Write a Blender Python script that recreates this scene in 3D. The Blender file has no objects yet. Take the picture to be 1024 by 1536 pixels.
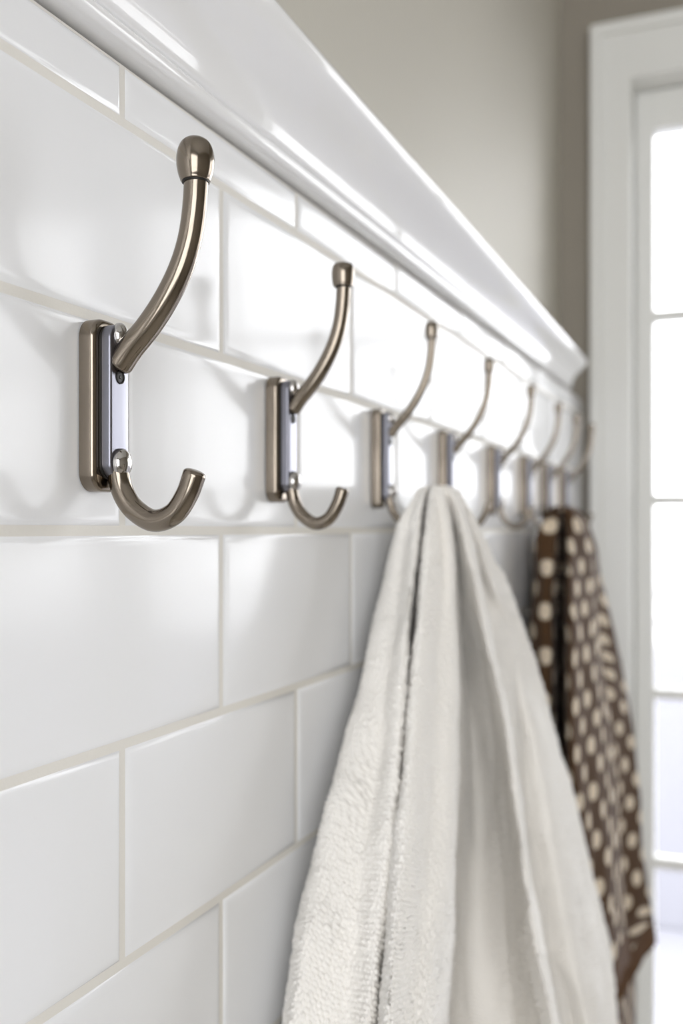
import bpy, bmesh, math, random
from mathutils import Vector, noise
random.seed(4)
C = bpy.context.scene.collection
PI = math.pi
# ------------------------------------------------------------------ camera model (1024 x 1536)
F, VX, VY, D, CZ = 1500.0, 1140.0, 796.0, 0.25, 1.5
TAN = (VX-512)/F; TH = math.atan(TAN); COS = math.cos(TH)
def P(px, py, X):
    """world point seen at pixel (px,py) that stands X metres off the tiled wall"""
    d = D-X; w = VX-px
    depth = F*d/(COS*w)
    return Vector((X, F/COS**2*d/w-d*TAN, CZ-(py-VY)*depth/F))
def PY(px, py, Y):
    w = VX-px
    d = Y/(F/COS**2/w-TAN)
    depth = F*d/(COS*w)
    return Vector((D-d, Y, CZ-(py-VY)*depth/F))

# ------------------------------------------------------------------ helpers
def link(name, me, mat=None, parent=None, smooth=False):
    o = bpy.data.objects.new(name, me); C.objects.link(o)
    if mat: me.materials.append(mat)
    if smooth:
        for p in me.polygons: p.use_smooth = True
    if parent: o.parent = parent
    return o
def obj(name, bm, mat, parent=None, smooth=False, angle=None):
    me = bpy.data.meshes.new(name); bmesh.ops.recalc_face_normals(bm, faces=bm.faces)
    bm.to_mesh(me); bm.free()
    o = link(name, me, mat, parent, smooth)
    if angle: me.set_sharp_from_angle(angle=math.radians(angle))
    return o
def struct(o):
    o['kind'] = 'structure'; return o
def box(bm, x0, x1, y0, y1, z0, z1, bev=0, seg=2):
    b = bmesh.new()
    vs = [b.verts.new((x, y, z)) for x in (x0, x1) for y in (y0, y1) for z in (z0, z1)]
    for f in ((0,1,3,2),(4,6,7,5),(0,4,5,1),(2,3,7,6),(0,2,6,4),(1,5,7,3)): b.faces.new([vs[i] for i in f])
    bmesh.ops.recalc_face_normals(b, faces=b.faces)
    if bev: bmesh.ops.bevel(b, geom=b.edges[:], offset=bev, segments=seg, profile=.5, affect='EDGES')
    t = bpy.data.meshes.new('t'); b.to_mesh(t); b.free(); bm.from_mesh(t); bpy.data.meshes.remove(t)
def catmull(pts, n):
    out = []
    m = len(pts)
    for i in range(m-1):
        p0 = pts[max(i-1, 0)]; p1 = pts[i]; p2 = pts[i+1]; p3 = pts[min(i+2, m-1)]
        for k in range(n):
            t = k/n
            out.append(tuple(.5*(2*b+(c-a)*t+(2*a-5*b+4*c-d)*t*t+(3*b-a-3*c+d)*t**3) for a, b, c, d in zip(p0, p1, p2, p3)))
    out.append(tuple(pts[-1])); return out
def tube(bm, pts, seg=32, cap0=0.8, cap1=0.8, n=10):
    """pts (x, z, radius) in the plane y=0; rounded ends"""
    q = catmull(pts, n)
    P3 = [Vector((a, 0, b)) for a, b, r in q]; R = [r for a, b, r in q]
    T = [(P3[min(i+1, len(P3)-1)]-P3[max(i-1, 0)]).normalized() for i in range(len(P3))]
    rings = []
    def capr(p, t, r, c, rev):
        o = []
        for k in range(1, 9):
            a = k/8*PI/2
            o.append((p+t*(math.sin(a)*r*c), t, r*(math.cos(a)**(.6 if c < .7 else 1)) if k < 8 else 0))
        return o
    start = [(p, T[0], r) for p, t, r in capr(P3[0], -T[0], R[0], cap0, 1)][::-1]
    end = [(p, T[-1], r) for p, t, r in capr(P3[-1], T[-1], R[-1], cap1, 0)]
    seq = start+list(zip(P3, T, R))+end
    Y = Vector((0, 1, 0)); prev = None; first = None
    for p, t, r in seq:
        nrm = Y.cross(t).normalized()
        if r <= 1e-7: ring = [bm.verts.new(p)]
        else: ring = [bm.verts.new(p+(nrm*math.cos(a)+Y*math.sin(a))*r) for a in [2*PI*k/seg for k in range(seg)]]
        if prev:
            for k in range(seg):
                a, b = prev[k % len(prev)], prev[(k+1) % len(prev)]
                c, d = ring[(k+1) % len(ring)], ring[k % len(ring)]
                fs = []
                for v in (a, b, c, d):
                    if v not in fs: fs.append(v)
                if len(fs) > 2: bm.faces.new(fs)
        prev = ring
def lathe(bm, prof, origin, axis, seg=32, sy=1, sz=1):
    """prof = (r, h) along axis 'x' or 'z'"""
    prev = None
    for r, h in prof:
        n = 1 if r < 1e-7 else seg; ring = []
        for k in range(n):
            a = 2*PI*k/seg
            if axis == 'x': v = (h, r*math.cos(a)*sy, r*math.sin(a)*sz)
            else: v = (r*math.cos(a), r*math.sin(a), h)
            ring.append(bm.verts.new(Vector(v)+Vector(origin)))
        if prev and not (len(prev) == 1 and n == 1):
            for k in range(seg):
                fs = []
                for v in (prev[k % len(prev)], prev[(k+1) % len(prev)], ring[(k+1) % n], ring[k % n]):
                    if v not in fs: fs.append(v)
                if len(fs) > 2: bm.faces.new(fs)
        prev = ring
def rplate(bm, w, z0, z1, x0, x1, rad, edge, seg=10, es=4):
    """rounded plate facing +x: outline in y,z, softened front edge"""
    hw = w/2
    def outline(ins):
        r = max(rad-ins, .0004); o = []
        for cy, cz, a0 in ((hw-rad, z1-rad, 0), (-hw+rad, z1-rad, 90), (-hw+rad, z0+rad, 180), (hw-rad, z0+rad, 270)):
            for k in range(seg+1):
                a = math.radians(a0+90*k/seg); o.append((cy+math.cos(a)*r, cz+math.sin(a)*r))
        return o
    levels = [(0, x0)]+[(edge*(1-math.cos(a)), x1-edge+edge*math.sin(a)) for a in [PI/2*k/es for k in range(es+1)]]
    rings = [[bm.verts.new((x, y, z)) for y, z in outline(i)] for i, x in levels]
    for a, b in zip(rings, rings[1:]):
        for k in range(len(a)): bm.faces.new((a[k], a[(k+1) % len(a)], b[(k+1) % len(a)], b[k]))
    bm.faces.new(rings[0][::-1]); bm.faces.new(rings[-1])

# ------------------------------------------------------------------ materials
def mat(name, col, rough=.5, metal=0, spec=.5, coat=0, sheen=0):
    m = bpy.data.materials.new(name); m.use_nodes = True
    b = m.node_tree.nodes['Principled BSDF']
    b.inputs['Base Color'].default_value = (*col, 1); b.inputs['Roughness'].default_value = rough
    b.inputs['Metallic'].default_value = metal; b.inputs['Specular IOR Level'].default_value = spec
    b.inputs['Coat Weight'].default_value = coat; b.inputs['Sheen Weight'].default_value = sheen
    return m, m.node_tree.nodes, m.node_tree.links, b
def bump_noise(N, L, b, scale, strength, dist=.001, detail=3, stretch=None):
    tc = N.new('ShaderNodeTexCoord'); mp = N.new('ShaderNodeMapping'); n = N.new('ShaderNodeTexNoise'); bp = N.new('ShaderNodeBump')
    if stretch: mp.inputs['Scale'].default_value = stretch
    n.inputs['Scale'].default_value = scale; n.inputs['Detail'].default_value = detail
    bp.inputs['Strength'].default_value = strength; bp.inputs['Distance'].default_value = dist
    L.new(tc.outputs['Object'], mp.inputs['Vector']); L.new(mp.outputs['Vector'], n.inputs['Vector'])
    L.new(n.outputs['Fac'], bp.inputs['Height']); L.new(bp.outputs['Normal'], b.inputs['Normal'])
    return n
def col_noise(N, L, b, n, c0, c1):
    r = N.new('ShaderNodeValToRGB'); r.color_ramp.elements[0].color = (*c0, 1); r.color_ramp.elements[1].color = (*c1, 1)
    r.color_ramp.elements[0].position = .3; r.color_ramp.elements[1].position = .7
    L.new(n.outputs['Fac'], r.inputs['Fac']); L.new(r.outputs['Color'], b.inputs['Base Color'])

TILE, N, L, b = mat('glazed_tile', (.885, .89, .90), .15, spec=.3); bump_noise(N, L, b, 26, .16, .0015, 2, (1, 1, .25))
GROUT, N, L, b = mat('grout', (.80, .775, .72), .85); n = bump_noise(N, L, b, 900, .4, .0004)
MOLD, N, L, b = mat('glazed_moulding', (.88, .88, .88), .06); bump_noise(N, L, b, 22, .15, .0015, 2)
PAINT, N, L, b = mat('greige_paint', (.57, .545, .475), .6); n = bump_noise(N, L, b, 120, .2, .001); 
TAUPE_SHADE, N, L, b = mat('shaded_taupe_paint', (.30, .27, .225), .6); bump_noise(N, L, b, 120, .2, .001)  # brown-taupe darkened to hold backlit shade and give dark reflections in the nickel
PALE_BOUNCE, N, L, b = mat('pale_bounce_paint', (.72, .71, .67), .6); bump_noise(N, L, b, 120, .2, .001)  # same wall paint lightened so the unseen wall bounces more light
WHITE, N, L, b = mat('white_gloss_paint', (.80, .80, .775), .3); bump_noise(N, L, b, 60, .08, .001)
CEIL, N, L, b = mat('ceiling_paint', (.80, .80, .78), .8); bump_noise(N, L, b, 90, .1, .001)
FLOOR, N, L, b = mat('floor_planks', (.5, .47, .42), .4); n = bump_noise(N, L, b, 6, .1, .001, 4, (1, .1, 1)); col_noise(N, L, b, n, (.45, .42, .37), (.58, .54, .48))
NICKEL, N, L, b = mat('brushed_nickel', (.25, .213, .172), .17, metal=1)
n = bump_noise(N, L, b, 260, .10, .0004, 3, (1, 1, .05))
POL, N, L, b = mat('polished_nickel', (.5, .48, .46), .12, metal=1); bump_noise(N, L, b, 160, .05, .0004)
STRAP, N, L, b = mat('satin_nickel_face', (.22, .22, .25), .3, metal=1); bump_noise(N, L, b, 260, .1, .0004, 3, (1, 1, .05))
DARK, N, L, b = mat('dark_seam', (.03, .028, .025), .5, metal=.6); bump_noise(N, L, b, 200, .1, .0004)
STONE, N, L, b = mat('pale_render', (.27, .27, .30), .8); bump_noise(N, L, b, 30, .2, .002)
GROUND, N, L, b = mat('pale_paving', (.27, .27, .30), .8); bump_noise(N, L, b, 10, .2, .002)
# white terry cotton
TERRY, N, L, b = mat('white_terry', (.93, .90, .85), .95, spec=.1, sheen=.35)
b.inputs['Sheen Roughness'].default_value = .6
tc = N.new('ShaderNodeTexCoord'); vo = N.new('ShaderNodeTexVoronoi'); vo.inputs['Scale'].default_value = 900
nz = N.new('ShaderNodeTexNoise'); nz.inputs['Scale'].default_value = 1600; mx = N.new('ShaderNodeMath'); mx.operation = 'ADD'
bp = N.new('ShaderNodeBump'); bp.inputs['Strength'].default_value = .35; bp.inputs['Distance'].default_value = .0008; bp.invert = True
for t in (vo, nz): L.new(tc.outputs['Object'], t.inputs['Vector'])
L.new(vo.outputs['Distance'], mx.inputs[0]); L.new(nz.outputs['Fac'], mx.inputs[1]); L.new(mx.outputs[0], bp.inputs['Height']); L.new(bp.outputs['Normal'], b.inputs['Normal'])
# brown cloth with cream dots, woven into the pattern by UV in metres
def dots_mat():
    m, N, L, b = mat('brown_dotted_cotton', (.1, .06, .03), .9, spec=.15, sheen=.05)
    uv = N.new('ShaderNodeUVMap'); uv.uv_map = 'UVMap'; S = .047
    def M(op, a, c=None):
        n = N.new('ShaderNodeVectorMath'); n.operation = op
        L.new(a, n.inputs[0])
        if c is not None: n.inputs[1].default_value = c
        return n
    sc = M('MULTIPLY', uv.outputs['UV'], (1/S, 1/S, 0))
    ds = []
    for off in ((0, 0, 0), (.5, .5, 0)):
        a = M('ADD', sc.outputs[0], off); f = M('FRACTION', a.outputs[0]); s = M('SUBTRACT', f.outputs[0], (.5, .5, 0)); ln = M('LENGTH', s.outputs[0]); ds.append(ln.outputs['Value'])
    mn = N.new('ShaderNodeMath'); mn.operation = 'MINIMUM'; L.new(ds[0], mn.inputs[0]); L.new(ds[1], mn.inputs[1])
    r = N.new('ShaderNodeValToRGB'); e = r.color_ramp.elements
    e[0].position = .17; e[0].color = (.66, .56, .43, 1); e[1].position = .21; e[1].color = (.072, .038, .017, 1)
    L.new(mn.outputs[0], r.inputs['Fac']); L.new(r.outputs['Color'], b.inputs['Base Color'])
    bp = N.new('ShaderNodeBump'); bp.inputs['Strength'].default_value = .4; bp.inputs['Distance'].default_value = .001
    nz = N.new('ShaderNodeTexNoise'); nz.inputs['Scale'].default_value = 500
    tc = N.new('ShaderNodeTexCoord'); L.new(tc.outputs['Object'], nz.inputs['Vector']); L.new(nz.outputs['Fac'], bp.inputs['Height']); L.new(bp.outputs['Normal'], b.inputs['Normal'])
    return m
DOTS = dots_mat()
HEM, N, L, b = mat('plain_brown_binding', (.085, .040, .014), .8, spec=.2); bump_noise(N, L, b, 500, .3, .001)
# thin clear glass
GLASS = bpy.data.materials.new('clear_glass'); GLASS.use_nodes = True
N = GLASS.node_tree.nodes; L = GLASS.node_tree.links; N.clear()
o = N.new('ShaderNodeOutputMaterial'); mxs = N.new('ShaderNodeMixShader'); tr = N.new('ShaderNodeBsdfTransparent'); gl = N.new('ShaderNodeBsdfGlossy'); fr = N.new('ShaderNodeFresnel')
gl.inputs['Roughness'].default_value = .01; fr.inputs['IOR'].default_value = 1.25
L.new(fr.outputs[0], mxs.inputs[0]); L.new(tr.outputs[0], mxs.inputs[1]); L.new(gl.outputs[0], mxs.inputs[2]); L.new(mxs.outputs[0], o.inputs[0])

# ------------------------------------------------------------------ room shell
XL, XR, YB, YF, H = -.0355, 2.1, 1.558, -1.7, 2.75
T = .12
YE = YB
bm = bmesh.new(); box(bm, XL-T, XL, YF-T, YB+T, 0, H); wl = struct(obj('wall_left', bm, PAINT))
bm = bmesh.new(); box(bm, XL-T, XR+T, YF-T, YB+T, -T, 0); struct(obj('floor', bm, FLOOR))
bm = bmesh.new(); box(bm, XL-T, XR+T, YF-T, YB+T, H, H+T); struct(obj('ceiling', bm, CEIL))
# door opening in the back wall
DX0, DX1, DZ1 = .062, 1.70, CZ+.685
bm = bmesh.new()
box(bm, XL, DX0, YB, YB+T, 0, H); box(bm, DX1, XR, YB, YB+T, 0, H); box(bm, DX0, DX1, YB, YB+T, DZ1, H)
struct(obj('wall_back', bm, TAUPE_SHADE))
bm = bmesh.new(); box(bm, XR, XR+T, YF-T, YB+T, 0, H); struct(obj('wall_right', bm, TAUPE_SHADE))  # unseen wall kept dark for the band it mirrors in the nickel
# opening for an unseen window added behind the viewer for fill light
WX0, WX1, WZ0, WZ1 = .25, 1.95, .7, 2.45
bm = bmesh.new()
box(bm, XL, WX0, YF-T, YF, 0, H); box(bm, WX1, XR, YF-T, YF, 0, H); box(bm, WX0, WX1, YF-T, YF, 0, WZ0); box(bm, WX0, WX1, YF-T, YF, WZ1, H)
struct(obj('wall_front', bm, PALE_BOUNCE))
bm = bmesh.new()
for k in range(4): x = WX0+k*(WX1-WX0-.04)/3; box(bm, x, x+.04, YF-.07, YF-.03, WZ0, WZ1, .003)
for k in range(4): z = WZ0+k*(WZ1-WZ0-.04)/3; box(bm, WX0, WX1, YF-.065, YF-.035, z, z+.04, .003)
box(bm, WX0-.03, WX1+.03, YF-.03, YF+.04, WZ0-.03, WZ0, .004)
w1 = struct(obj('fill_window_1', bm, WHITE))  # added window, lets fill light in from behind the camera
bm = bmesh.new(); box(bm, WX0, WX1, YF-.052, YF-.048, WZ0, WZ1); obj('glass_pane', bm, GLASS, w1)

# ------------------------------------------------------------------ tiled wainscot (standing proud of the painted wall)
ZT = CZ+.2015
bm = bmesh.new(); box(bm, XL+.0005, -.0018, YF+.001, YE-.001, .001, ZT-.0022)
wt = struct(obj('wall_left_backing', bm, GROUT)); wt.name = 'trim_1'
rows = [CZ+.1990, CZ+.175, CZ+.0878, CZ, CZ-.0915, CZ-.1855]
while rows[-1] > .05: rows.append(rows[-1]-.0925)
bm = bmesh.new(); G = .0013; LT = .1735
def tile(bm, y0, y1, z0, z1, x1):
    """pressed tile: rounded arris, glaze pulls up slightly at the edge"""
    prof = [(0, -.0045), (0, -.0026), (.0003, -.0017), (.0010, -.0009), (.0020, -.0004), (.0035, -.0001), (.0055, 0), (.0105, .0002)]
    rings = []
    for ins, x in prof:
        ins = min(ins, (z1-z0)*.42*ins/.0105)
        rings.append([bm.verts.new((x1+x, y, z)) for y, z in ((y0+ins, z0+ins), (y1-ins, z0+ins), (y1-ins, z1-ins), (y0+ins, z1-ins))])
    for a, c in zip(rings, rings[1:]):
        for k in range(4):
            bm.faces.new((a[k], a[(k+1) % 4], c[(k+1) % 4], c[k]))
    bm.faces.new(rings[-1])
for i in range(len(rows)-1):
    base = .3585 if i % 2 == 0 else .4435
    k0 = -13
    for k in range(k0, 9):
        y0, y1 = base+k*LT, base+(k+1)*LT
        if y1 < YF+.02 or y0 > YE-.015: continue
        y0 = max(y0, YF+.001); y1 = min(y1, YE-.0005)
        rr = random.Random(i*100+k)
        zt = rows[i]-(0 if i == 0 else G)
        tile(bm, y0+G, y1-G, rows[i+1]+G, zt, rr.uniform(-.0003, 0)-.0005)
tl = struct(obj('wall_left_tiles', bm, TILE, smooth=True, angle=40)); tl.name = 'trim_2'

# ------------------------------------------------------------------ chair-rail moulding
def mold_profile(p, h):
    # (x, z) from the wall upwards, p = projection, h = height
    pts = [(-.004, .0), (.0035, 0)]
    for k in range(9):
        a = -PI/2+PI*k/8*.8; pts.append((.0040+.0055*math.cos(a), .0052+.0052*math.sin(a)))
    pts += [(.0092, .0105), (.0102, .0135), (.0120, .0185), (.0148, .0240), (.0184, .0295), (.0226, .0345), (.0270, .0388), (.0310, .0425), (.0345, .0462), (.0375, .0500), (.0398, .0540), (.0408, .0570), (.0400, .0590), (-.004, .0592)]
    return [(x*p/.041 if x > 0 else x, z*h/.059) for x, z in pts]
bm = bmesh.new(); rings = []
NEND = 1.44
ys = [YF+.001, -.5, 0, .3, .6, .9, 1.2, 1.38]+[NEND-.05+.05*math.sin(PI/2*k/8) for k in range(1, 9)]
for y in ys:
    t = (y-.25)/(1.43-.25); p = .0405+(.031-.0405)*max(0, min(1.1, t)); h = .0532+(.0322-.0532)*max(0, min(1.1, t))
    e = 1
    if y > NEND-.05: e = math.sqrt(max(0, 1-((y-NEND+.05)/.05)**2))*.75+.25
    rings.append([bm.verts.new((x*e if x > 0 else XL+.0005 if i in (0, ) or i >= len(mold_profile(p, h))-1 else x, y, ZT+z)) for i, (x, z) in enumerate(mold_profile(p, h))])
for a, c in zip(rings, rings[1:]):
    for k in range(len(a)): bm.faces.new((a[k], a[(k+1) % len(a)], c[(k+1) % len(a)], c[k]))
bm.faces.new(rings[0]); bm.faces.new(rings[-1][::-1])
md = struct(obj('trim_3', bm, MOLD, smooth=True, angle=70))

# ------------------------------------------------------------------ glazed double door
bm = bmesh.new()
def casing_profile(bm, x0, x1, z0, z1, horizontal=False):
    if not horizontal:
        box(bm, x0, x1, YB-.020, YB, z0, z1, .002); s = 1 if x1 < .5 else -1
        xa, xb = (x0-.002, x0+.016) if s > 0 else (x1-.016, x1+.002)
        box(bm, xa, xb, YB-.030, YB, z0, z1, .004)
    else:
        box(bm, x0, x1, YB-.0195, YB, z0, z1, .002); box(bm, x0, x1, YB-.0295, YB, z1-.016, z1+.002, .004)
CT = PY(890, 42, YB-.02).z
casing_profile(bm, .015, .072, 0, CT-.002); casing_profile(bm, DX1-.01, DX1+.05, 0, CT-.002); casing_profile(bm, .0135, DX1+.0515, CT-.084, CT, True)
box(bm, DX0+.0004, DX0+.010, YB, YB+T, 0, DZ1, .001); box(bm, DX1-.010, DX1-.0004, YB, YB+T, 0, DZ1, .001); box(bm, DX0, DX1, YB, YB+T, DZ1-.010, DZ1-.0004, .001)
d1 = struct(obj('door_1', bm, WHITE))
def leaf(x0, x1, st):
    YD = YB+.035; zt = PY(985, 192, YD).z; top = DZ1-.012
    bm = bmesh.new()
    box(bm, x0, x0+st, YD, YD+.04, .01, top, .002); box(bm, x1-.09, x1, YD, YD+.04, .01, top, .002)
    box(bm, x0+st-.001, x1-.089, YD+.0005, YD+.0395, zt, top, .002); box(bm, x0+st-.001, x1-.089, YD+.0005, YD+.0395, .01, .26, .002)
    lf = obj('door_leaf', bm, WHITE, d1)
    bm = bmesh.new(); z = zt
    for py in (472, 750, 1042, 1298):
        z = PY(985, py, YD).z; box(bm, x0+st-.002, x1-.088, YD+.008, YD+.030, z-.0085, z+.0085, .003)
    box(bm, (x0+st+x1-.09)/2-.008, (x0+st+x1-.09)/2+.008, YD+.009, YD+.029, .25, zt+.01, .003)
    obj('glazing_bar', bm, WHITE, lf)
    bm = bmesh.new(); box(bm, x0+st-.002, x1-.088, YD+.018, YD+.021, .25, zt+.01); obj('glass_pane', bm, GLASS, lf)
leaf(DX0+.011, .88, .027); leaf(.884, DX1-.011, .09)
# outside: pale terrace with a parapet and rail
bm = bmesh.new(); box(bm, -6, 8, YB+T+.001, 14, -.2, -.02); gr = struct(obj('terrace_ground', bm, GROUND)); gr.name = 'trim_4'
bm = bmesh.new(); box(bm, -4, 6, 4.0, 4.18, -.02, CZ-.45, .01); par = struct(obj('trim_5', bm, STONE))
bm = bmesh.new()
for z in (CZ-.36, CZ-.245): box(bm, -4, 6, 4.05, 4.10, z-.02, z+.02, .01)
for k in range(8): box(bm, -4+k*1.4, -3.96+k*1.4, 4.06, 4.09, CZ-.46, CZ-.25, .004)
struct(obj('trim_6', bm, STONE))

# ------------------------------------------------------------------ coat hooks
HZ = .0506
def hook(name, big, kr=1, kw=1):
    kb = 1 if big else (.95 if kr > .7 else .72)
    r = bpy.data.objects.new(name, None); C.objects.link(r)
    Y1 = .337
    def loc(px, py): v = PY(px, py, Y1); return (v.x, v.z-CZ-HZ)
    def k(p, up):
        x, z = p
        if not big:
            x = .0107+(x-.0107)*.86
            if up: z = .010+(z-.010)*.945
        return (x, z)
    bm = bmesh.new(); rplate(bm, .0208*kw, -.0350, .0345, 0, .0070, .0078*kw, .0022)
    bp_ = obj('backplate', bm, NICKEL, r, True, 50)
    bm = bmesh.new(); rplate(bm, .0136*kw, -.0300, .0318, .0068, .0080, .0062*kw, .0003)
    obj('gap_shade', bm, DARK, bp_, True, 40)  # dark plate standing in for the shade in the gap behind the strap
    bm = bmesh.new(); rplate(bm, .0128*kw, -.0295, .0322, .0079, .0122, .0058*kw, .0012)
    st = obj('strap', bm, STRAP, r, True, 50)
    # upper arm
    pts = [(.0125, loc(176, 543)[1]-.0005, .0054)]+[(*k(loc(a, b_), 1), c) for a, b_, c in ((196, 522, .0053), (222, 490, .0051), (248, 450, .0050), (270, 405, .0049), (284, 360, .0048), (291, 315, .0048), (294, 270, .0048))]
    pts = [(a, b_, c*kr) for a, b_, c in pts]
    bm = bmesh.new(); tube(bm, pts, cap0=.55)
    up = obj('upper_arm', bm, NICKEL, r, True)
    tx, tz = pts[-1][0], pts[-1][1]
    bm = bmesh.new()
    if big:
        prof = [(0, -.0006), (.0052, -.0006), (.0060, .0002), (.0068, .0025), (.0074, .0058), (.0074, .0088), (.0068, .0120), (.0055, .0146), (.0034, .0162), (.0014, .0167), (0, .0168)]
    else:
        prof = [(0, -.0006), (.0050, -.0006), (.0057, .0002), (.0062, .0020), (.0065, .0050), (.0065, .0080), (.0060, .0106), (.0048, .0120), (.0026, .0127), (0, .0128)]
    pr = catmull(prof, 4)
    lathe(bm, [(max(0, a)*kb, b_*(1+kb)/2) for a, b_ in pr], (tx-.0004, 0, tz), 'z', 40)
    obj('ball_tip', bm, NICKEL, up, True, 60)
    bm = bmesh.new(); lathe(bm, [(a*kr, c) for a, c in [(.0046, -.0013), (.00535, -.0012), (.00535, -.0004), (.0046, -.0003)]], (tx-.0003, 0, tz), 'z', 32)
    obj('collar', bm, DARK, up, True, 40)
    # lower hook: leaves the strap and curls up
    pts = [(.0110, loc(176, 690)[1], .0042), (.0114, loc(176, 708)[1], .0044)]+[(*k(loc(a, b_), 0), c) for a, b_, c in ((184, 738, .0045), (201, 764, .0045), (230, 781, .0045), (260, 771, .0045), (280, 742, .0045), (291, 712, .0046))]
    pts = [(a, b_, c*kr) for a, b_, c in pts]
    bm = bmesh.new(); tube(bm, pts, cap0=.5, cap1=.42)
    obj('lower_hook', bm, NICKEL, r, True)
    # screws
    for z, ry, rz, h in ((loc(176, 504)[1], .0040, .0052, .0034), (loc(178, 695)[1], .0052, .0060, .0038)):
        bm = bmesh.new(); prof = [(math.cos(PI/2*i/8), math.sin(PI/2*i/8)*h) for i in range(9)]
        prof[-1] = (0, h); lathe(bm, [(1, -.0006)]+prof, (.0121 if z > 0 else .0130, 0, z), 'x', 32, ry*(.6+.4*kw), rz*(.6+.4*kw))
        s = obj('screw', bm, POL, r, True)
    z = loc(178, 566)[1]
    bm = bmesh.new(); lathe(bm, [(.0028, .0119), (.0028, .0126), (.0024, .0127), (.0020, .0123), (.0008, .0123), (.0006, .0126), (0, .0126)], (0, 0, z), 'x', 28)
    obj('rivet', bm, DARK, r, True, 40)
    return r
ys = [.337, .4985, .6560, .8133, .977, 1.123, 1.242, 1.362]
labels = ['brushed nickel double coat hook nearest the camera, biggest and sharpest, with egg shaped knob',
          'nickel coat hook second from the left, both its prongs empty, just before the white towel',
          'nickel coat hook with its lower prong under the white towel',
          'nickel coat hook just beyond the white towel, its plate foot hidden by the towel top',
          'blurred nickel coat hook between the two towels with its whole lower curl showing',
          'blurred nickel coat hook from which the brown dotted towel hangs',
          'faint nickel coat hook behind the top of the dotted towel, second from the far end',
          'farthest nickel coat hook, pale knob in front of the corner beside the door']
def copy_tree(o, parent=None):
    c = o.copy(); C.objects.link(c); c.parent = parent
    for ch in [q for q in bpy.data.objects if q.parent == o]: copy_tree(ch, c)
    return c
first = hook('coat_hook', True); second = hook('coat_hook', False, .80, .88); proto = hook('coat_hook', False, .62, .56)
hooks = [first, second, proto]+[None]*5
for i, y in enumerate(ys):
    o = hooks[i] or copy_tree(proto)
    o.location = (.0001, y, CZ+HZ); o['label'] = labels[i]; o['category'] = 'coat hook'; o['group'] = 'double coat hooks along the tiled wall'

# ------------------------------------------------------------------ towels
def cloth(feats, ztop, nr, nc, zbot, dome, smooth_k=3, wob=0):
    """feats: list of polylines [(px,py,X)...] top to bottom, going once round the drape; closed section per level.
    returns verts, faces, uvs"""
    world = []
    for f in feats:
        if callable(f): world.append(f); continue
        pts = sorted([P(*q) if len(q) == 3 else Vector(q[:3]) for q in f], key=lambda v: -v.z)
        world.append(pts)
    def at(pts, z):
        if callable(pts): return pts(z)
        if z >= pts[0].z: return pts[0].xy.copy()
        for i in range(len(pts)-1):
            a, c = pts[i], pts[i+1]
            if z >= c.z:
                t = (a.z-z)/(a.z-c.z)
                p0 = pts[max(i-1, 0)]; p3 = pts[min(i+2, len(pts)-1)]
                m1 = (c.xy-p0.xy)/max(p0.z-c.z, 1e-6)*(a.z-c.z); m2 = (p3.xy-a.xy)/max(a.z-p3.z, 1e-6)*(a.z-c.z)
                h = 2*t**3-3*t*t+1
                return a.xy*h+m1*(t**3-2*t*t+t)+c.xy*(1-h)+m2*(t**3-t*t)
        a, c = pts[-2], pts[-1]; return c.xy+(c.xy-a.xy)*((c.z-z)/(a.z-c.z))
    rows_ = []
    for i in range(nr+1):
        s = i/nr
        rows_.append(s)
    V = []; UV = []; m = len(world)
    per = max(2, nc//m)
    for s in rows_:
        ring = []
        for j in range(m*per):
            q = j/per; i0 = int(q); t = q-i0
            zb = zbot(q/m) if callable(zbot) else zbot
            if s < dome[0]:
                u = s/dome[0]; z = ztop-dome[1]*(1-math.cos(u*PI/2)); shrink = math.sin(u*PI/2)**.6
            else:
                u = (s-dome[0])/(1-dome[0]); z = ztop-dome[1]-(ztop-dome[1]-zb)*u; shrink = 1
            key = round(z, 5)
            ps = [at(world[(i0+d) % m], z) for d in (-1, 0, 1, 2)]
            xy = .5*(2*ps[1]+(ps[2]-ps[0])*t+(2*ps[0]-5*ps[1]+4*ps[2]-ps[3])*t*t+(3*ps[1]-ps[0]-3*ps[2]+ps[3])*t**3)
            if shrink < 1:
                cc = dome[2]; xy = Vector(cc)+(xy-Vector(cc))*shrink
            ring.append(Vector((xy.x, xy.y, z)))
        V.append(ring)
    return V
def cloth_mesh(name, V, mat_, parent, anchor=None):
    me = bpy.data.meshes.new(name); nr = len(V); nc = len(V[0])
    verts = [tuple(v) for r in V for v in r]
    faces = [(i*nc+j, i*nc+(j+1) % nc, (i+1)*nc+(j+1) % nc, (i+1)*nc+j) for i in range(nr-1) for j in range(nc)]
    me.from_pydata(verts, [], faces)
    uvl = me.uv_layers.new(name='UVMap')
    # arc length measured on a ring halfway down, rows by distance travelled down the cloth
    def arcs(r):
        a = [0]
        for j in range(nc): a.append(a[-1]+(r[(j+1) % nc]-r[j]).length)
        return a
    A = arcs(V[int(nr*.6)]); W = []
    for i in range(nr):
        if i == 0: W.append([0]*nc)
        else: W.append([W[-1][j]+(V[i][j]-V[i-1][j]).length for j in range(nc)])
    if anchor is not None: AR = [arcs(r) for r in V]
    k = 0
    for i in range(nr-1):
        for j in range(nc):
            for (ii, jj) in ((i, j), (i, j+1), (i+1, j+1), (i+1, j)):
                uvl.data[k].uv = ((AR[ii][jj]-AR[ii][anchor(j)])*.8, -V[ii][jj % nc].z*1.03) if anchor is not None else (A[jj], W[ii][jj % nc]); k += 1
    o = link(name, me, mat_, parent, True)
    return o
def clampx(V, lo=.0015):
    for r in V:
        for v in r:
            if v.x < lo: v.x = lo+.0

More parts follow.
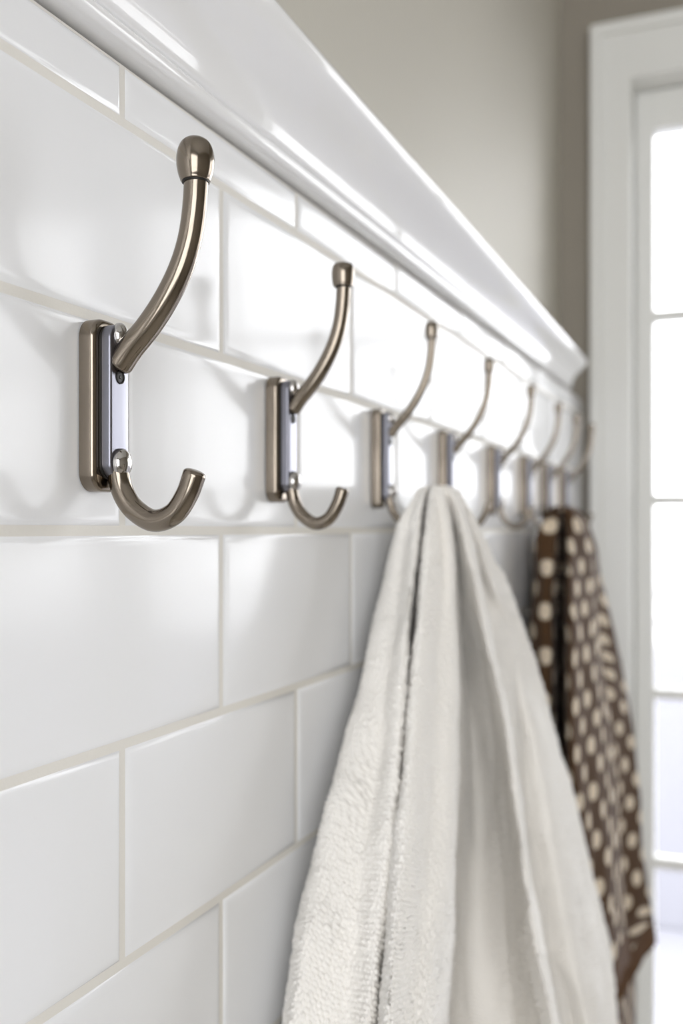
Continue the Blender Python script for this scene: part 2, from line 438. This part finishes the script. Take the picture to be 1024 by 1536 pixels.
# white terry towel, hung on the third hook
WT = bpy.data.objects.new('bath_towel', None); C.objects.link(WT)
WT['label'] = 'thick white terry towel hanging in deep folds from the third hook'; WT['category'] = 'towel'
feats = [
 # back against the tiles, near side
 [(640,762,.014),(620,800,.010),(600,850,.004),(575,960,.004),(548,1100,.004),(505,1300,.004),(460,1536,.004),(445,1640,.004)],
 # left silhouette
 [(615,752,.033),(601,781,.028),(589,821,.022),(575,882,.019),(556,961,.020),(541,1037,.021),(522,1100,.022),(495,1208,.024),(475,1302,.025),(450,1405,.027),(430,1527,.028),(415,1640,.03)],
 # left panel middle
 [(622,748,.040),(611,800,.037),(602,860,.034),(592,950,.038),(578,1060,.042),(560,1200,.046),(535,1350,.050),(515,1530,.055),(505,1640,.057)],
 # before crease
 [(633,748,.046),(626,820,.046),(619,880,.046),(611,960,.050),(605,1040,.054),(598,1150,.058),(585,1300,.064),(563,1520,.071),(553,1640,.074)],
 # crease 1 (deep)
 [(639,758,.036),(635,785,.024),(630,829,.014),(622,936,.010),(612,1037,.012),(608,1110,.013),(600,1190,.014),(586,1325,.016),(568,1518,.020),(560,1640,.022)],
 # fold 2 left lip
 [(644,746,.052),(637,820,.052),(627,936,.056),(618,1037,.061),(613,1110,.065),(605,1200,.069),(592,1325,.075),(574,1518,.083),(565,1640,.086)],
 # fold 2 front
 [(655,742,.055),(662,834,.056),(660,948,.058),(656,1037,.064),(652,1110,.068),(648,1212,.074),(632,1370,.082),(615,1530,.090),(605,1640,.093)],
 # fold 2 right edge
 [(664,742,.058),(676,834,.060),(682,948,.060),(685,1037,.068),(683,1110,.072),(682,1212,.078),(669,1370,.087),(655,1531,.096),(645,1640,.1)],
 # valley
 [(672,743,.056),(684,834,.046),(691,948,.038),(697,1037,.038),(700,1120,.040),(700,1212,.041),(694,1370,.044),(686,1531,.047),(680,1640,.05)],
 # slope up to ridge 3
 [(680,746,.060),(696,834,.060),(713,948,.058),(729,1037,.062),(742,1120,.066),(748,1212,.066),(752,1370,.070),(764,1531,.076),(770,1640,.08)],
 # ridge 3
 [(686,748,.063),(706,834,.067),(729,948,.073),(749,1037,.085),(766,1130,.094),(776,1212,.100),(794,1340,.109),(809,1437,.117),(831,1531,.125),(850,1640,.132)],
 # valley 2
 [(692,750,.061),(712,834,.056),(736,948,.054),(755,1037,.060),(771,1130,.066),(782,1212,.070),(800,1340,.076),(817,1437,.082),(839,1531,.088),(858,1640,.094)],
 # rear panel middle
 [(697,754,.062),(727,834,.064),(745,890,.068),(765,948,.066),(793,1060,.077),(815,1160,.086),(838,1290,.096),(862,1410,.105),(885,1531,.114),(905,1640,.12)],
 # right silhouette
 [(702,760,.061),(718,783,.063),(733,816,.065),(768,898,.069),(790,962,.074),(826,1078,.081),(857,1200,.092),(887,1321,.102),(912,1431,.115),(925,1536,.125),(936,1640,.135)],
]
# far side, out of the camera's sight
def far(dx, dy0, dy1, x0, x1):
    def f(z):
        t = min(1, max(0, (CZ+.02-z)/.5)); return Vector((x0+(x1-x0)*t, dy0+(dy1-dy0)*t))
    return f
feats += [far(0, .715, .90, .046, .096), far(0, .740, .91, .026, .050), far(0, .750, .90, .016, .055), far(0, .755, .86, .010, .010), far(0, .755, .74, .008, .006)]
ztop = CZ+.0305
V = cloth(feats, ztop, 560, 760, CZ-.62, (.05, .022, (.045, .655)))
clampx(V, .003)
# terry loops: real relief along the normal
nr = len(V); nc = len(V[0]); out = []
for i in range(nr):
    row = []
    for j in range(nc):
        a = V[i][(j+1) % nc]-V[i][(j-1) % nc]; b2 = V[min(i+1, nr-1)][j]-V[max(i-1, 0)][j]
        n_ = b2.cross(a)
        if n_.length > 0: n_.normalize()
        p = V[i][j]
        dd = 0
        q2 = Vector((p.x*60, p.y*60, p.z*28)); dd += noise.noise(q2)*.0014
        dd += .0035*math.sin((p.z*1.0+p.y*.9+p.x*1.5)*95+2*noise.noise(p*9))*max(0, noise.noise(Vector((p.x*10+4, p.y*8, p.z*6)))) if j > len(V[0])*8/19 else 0
        q3 = Vector((p.x*22, p.y*22, p.z*9)); dd += noise.noise(q3+Vector((3, 7, 1)))*.0035*min(1, max(0, (CZ-p.z+.02)/.15))
        row.append(p+n_*dd)
    out.append(row)
clampx(out, .0025)
import numpy as np
def terry(name, rows_, mat_, parent, ku, kv, cell=.0032, amp=.0019):
    """refine the drape and raise a field of rounded loops on it, one closed mesh"""
    A = np.array([[tuple(v) for v in r] for r in rows_]); nr, nc = A.shape[:2]
    def up(A, k, ax, wrap):
        n = A.shape[ax]; m = n*k if wrap else (n-1)*k+1
        t = np.arange(m)/k; i0 = t.astype(int); fr = (t-i0)
        g = lambda o: np.take(A, (i0+o) % n if wrap else np.clip(i0+o, 0, n-1), axis=ax)
        sh = [1, 1, 1]; sh[ax] = m; fr = fr.reshape(sh)
        p0, p1, p2, p3 = g(-1), g(0), g(1), g(2)
        return .5*(2*p1+(p2-p0)*fr+(2*p0-5*p1+4*p2-p3)*fr**2+(3*p1-p0-3*p2+p3)*fr**3)
    A = up(up(A, kv, 0, False), ku, 1, True); nr, nc = A.shape[:2]
    gu = np.roll(A, -2, 1)-np.roll(A, 2, 1); gv = np.zeros_like(A); gv[2:-2] = A[4:]-A[:-4]; gv[:2] = gv[2]; gv[-2:] = gv[-3]
    n = np.cross(gv, gu); n /= np.linalg.norm(n, axis=2, keepdims=True)+1e-9
    du = np.linalg.norm(np.roll(A, -1, 1)-A, axis=2); U = np.cumsum(du, 1)-du; U -= U[:, nc//3][:, None]
    Vv = np.cumsum(np.vstack([np.zeros((1, nc)), np.linalg.norm(A[1:]-A[:-1], axis=2)]), 0)
    rng = np.random.default_rng(5); R = rng.random((512, 512, 3))
    y = Vv/(cell*.86); x = U/cell
    iy0 = np.floor(y).astype(int); best = np.full(y.shape, 9.); hh = np.zeros(y.shape); second = best.copy()
    for oy in (-1, 0, 1):
        iy = iy0+oy; xs = x+.5*(iy % 2); ix0 = np.floor(xs).astype(int)
        for ox in (-1, 0, 1):
            ix = ix0+ox; j_ = R[iy % 512, ix % 512]
            d = (xs-ix-.5-(j_[..., 0]-.5)*.55)**2+((y-iy-.5-(j_[..., 1]-.5)*.55)*1.0)**2
            new = d < best; second = np.where(new, best, np.minimum(second, d)); hh = np.where(new, j_[..., 2], hh); best = np.minimum(best, d)
    e = np.clip((np.sqrt(second)-np.sqrt(best))/.5, 0, 1)
    h = amp*(np.sqrt(e)*(.65+.7*hh)-.5)
    fade = np.clip(Vv/.03, .15, 1)
    A = A+n*(h*fade)[..., None]; A[..., 0] = np.maximum(A[..., 0], .002)
    idx = np.arange(nr*nc).reshape(nr, nc); q = np.stack([idx[:-1], np.roll(idx, -1, 1)[:-1], np.roll(idx, -1, 1)[1:], idx[1:]], -1).reshape(-1, 4)
    me = bpy.data.meshes.new(name); me.vertices.add(nr*nc); me.vertices.foreach_set('co', A.ravel())
    me.loops.add(q.size); me.loops.foreach_set('vertex_index', q.ravel().astype(np.int32))
    me.polygons.add(len(q)); me.polygons.foreach_set('loop_start', (np.arange(len(q))*4).astype(np.int32)); me.polygons.foreach_set('loop_total', np.full(len(q), 4, np.int32))
    me.polygons.foreach_set('use_smooth', np.ones(len(q), bool)); me.update(calc_edges=True)
    return link(name, me, mat_, parent)
tw = terry('towel_cloth', out, TERRY, WT, 2, 2)
WT.location = (0, 0, 0)

# brown dotted towel, hung on the sixth hook
BT = bpy.data.objects.new('hand_towel', None); C.objects.link(BT)
BT['label'] = 'brown towel with cream polka dots and plain brown binding hanging beyond the white towel'; BT['category'] = 'towel'
bf = [
 [(832,778,.014),(814,820,.006),(808,900,.004),(806,1000,.004),(808,1200,.004),(812,1400,.004),(815,1560,.004)],
 [(820,772,.033),(803,805,.022),(800,870,.016),(796,927,.017),(794,990,.018),(793,1100,.02),(792,1300,.022),(790,1560,.025)],
 [(829,768,.040),(820,820,.038),(816,900,.038),(815,1000,.042),(816,1150,.046),(820,1350,.052),(824,1560,.056)],
 [(837,765,.048),(834,830,.044),(832,920,.044),(832,1020,.048),(834,1150,.052),(838,1350,.056),(842,1560,.06)],
 # dark crease
 [(843,772,.047),(842,800,.034),(841,850,.016),(841,920,.014),(841,1000,.014),(843,1100,.016),(850,1200,.020),(856,1350,.024),(862,1560,.028)],
 [(849,762,.055),(850,830,.056),(849,900,.060),(849,1000,.066),(850,1100,.071),(856,1200,.075),(864,1350,.080),(872,1560,.085)],
 [(860,760,.063),(870,830,.066),(872,900,.069),(875,1000,.078),(880,1100,.085),(886,1200,.091),(896,1350,.100),(905,1560,.108)],
 [(870,763,.066),(884,830,.070),(891,900,.074),(897,1000,.084),(906,1100,.093),(913,1200,.100),(922,1350,.110),(930,1560,.118)],
 [(874,768,.062),(889,830,.064),(898,900,.066),(909,1000,.075),(921,1100,.084),(931,1200,.091),(940,1350,.100),(948,1560,.107)],
 [(878,772,.064),(892,818,.066),(903,868,.070),(915,930,.080),(936,1013,.090),(949,1104,.100),(959,1213,.110),(965,1276,.115),(972,1345,.121),(980,1385,.124),(982,1430,.126),(980,1560,.128)],
]
def far2(y0, y1, x0, x1):
    def f(z):
        t = min(1, max(0, (CZ+.02-z)/.5)); return Vector((x0+(x1-x0)*t, y0+(y1-y0)*t))
    return f
bf += [far2(1.165, 1.23, .046, .085), far2(1.18, 1.26, .024, .02), far2(1.18, 1.19, .012, .004)]
m = len(bf)
def zb(q):
    # hem: lowest under the left folds, lifting to the right corner
    k = q*m
    pts = [(0, -.60), (5, -.58), (6, -.48), (6.5, -.472), (7, -.468), (7.5, -.490), (8, -.528), (8.5, -.530), (9, -.526), (9.4, -.535), (10, -.58), (m, -.60)]
    for (a, z0), (c, z1) in zip(pts, pts[1:]):
        if k <= c: t = (k-a)/(c-a); return CZ+z0+(z1-z0)*t
    return CZ-.60
V = cloth(bf, CZ+.0275, 220, 390, zb, (.06, .020, (.046, 1.12)))
clampx(V, .003)
nr = len(V); out = []
for i in range(nr):
    row = []
    for j in range(len(V[0])):
        p = V[i][j]; q = Vector((p.x*30, p.y*30, p.z*14)); d = noise.noise_vector(q)*.003*min(1, i/30)
        row.append(p+Vector((d.x, d.y, 0)))
    out.append(row)
clampx(out, .003)
bo = cloth_mesh('towel_cloth', out[:nr-13], DOTS, BT, lambda j: 60 if j < 122 else 185)
hem = [[v+Vector((.0006, -.0006, 0)) for v in r] for r in out[nr-14:]]
cloth_mesh('hem', hem, HEM, BT)
# inner layer hanging lower than the hem
def shrink(f, s, cx, cy):
    o = []
    for q in f:
        v = P(*q); o.append((cx+(v.x-cx)*s, cy+(v.y-cy)*s, v.z, 0))
    return o
lf = [[(905, 1380, .072), (905, 1600, .072)], [(915, 1380, .082), (913, 1600, .082)], [(922, 1380, .088), (920, 1600, .088)], [(936, 1380, .091), (934, 1600, .091)], [(950, 1380, .089), (949, 1600, .089)], [(951, 1380, .084), (951, 1600, .084)], [(935, 1380, .076), (935, 1600, .076)]]
V = cloth(lf, CZ-.40, 80, 84, CZ-.72, (.02, .002, (.084, 1.33)))
cloth_mesh('inner_layer', V, DOTS, BT, lambda j: 24)

# ------------------------------------------------------------------ light: daylight through the openings
W = bpy.data.worlds.new('World'); bpy.context.scene.world = W; W.use_nodes = True
bg = W.node_tree.nodes['Background']; bg.inputs[0].default_value = (.955, .97, 1, 1); bg.inputs[1].default_value = 4.5
def portal(name, loc, rot, sx, sy):
    l = bpy.data.lights.new(name, 'AREA'); l.shape = 'RECTANGLE'; l.size = sx; l.size_y = sy; l.cycles.is_portal = True
    o = bpy.data.objects.new(name, l); C.objects.link(o); o.location = loc; o.rotation_euler = rot
portal('door_portal', ((DX0+DX1)/2, YB+T+.005, DZ1/2), (-PI/2, 0, 0), DX1-DX0, DZ1)
portal('fill_window_portal', ((WX0+WX1)/2, YF-T-.005, (WZ0+WZ1)/2), (PI/2, 0, 0), WX1-WX0, WZ1-WZ0)

# ------------------------------------------------------------------ camera
cd = bpy.data.cameras.new('camera'); cam = bpy.data.objects.new('camera', cd); C.objects.link(cam)
cam.location = (D, 0, CZ); cam.rotation_euler = (PI/2, 0, TH)
cd.sensor_fit = 'VERTICAL'; cd.sensor_height = 36; cd.sensor_width = 24; cd.lens = F/1536*36
cd.shift_y = (VY-768)/1536
cd.clip_start = .01
cd.dof.use_dof = True; cd.dof.focus_distance = .405; cd.dof.aperture_fstop = 6.3
S = bpy.context.scene; S.camera = cam
S.view_settings.view_transform = 'Standard'; S.view_settings.look = 'None'; S.view_settings.gamma = 1; S.view_settings.exposure = .44
S.cycles.max_bounces = 10; S.cycles.diffuse_bounces = 6
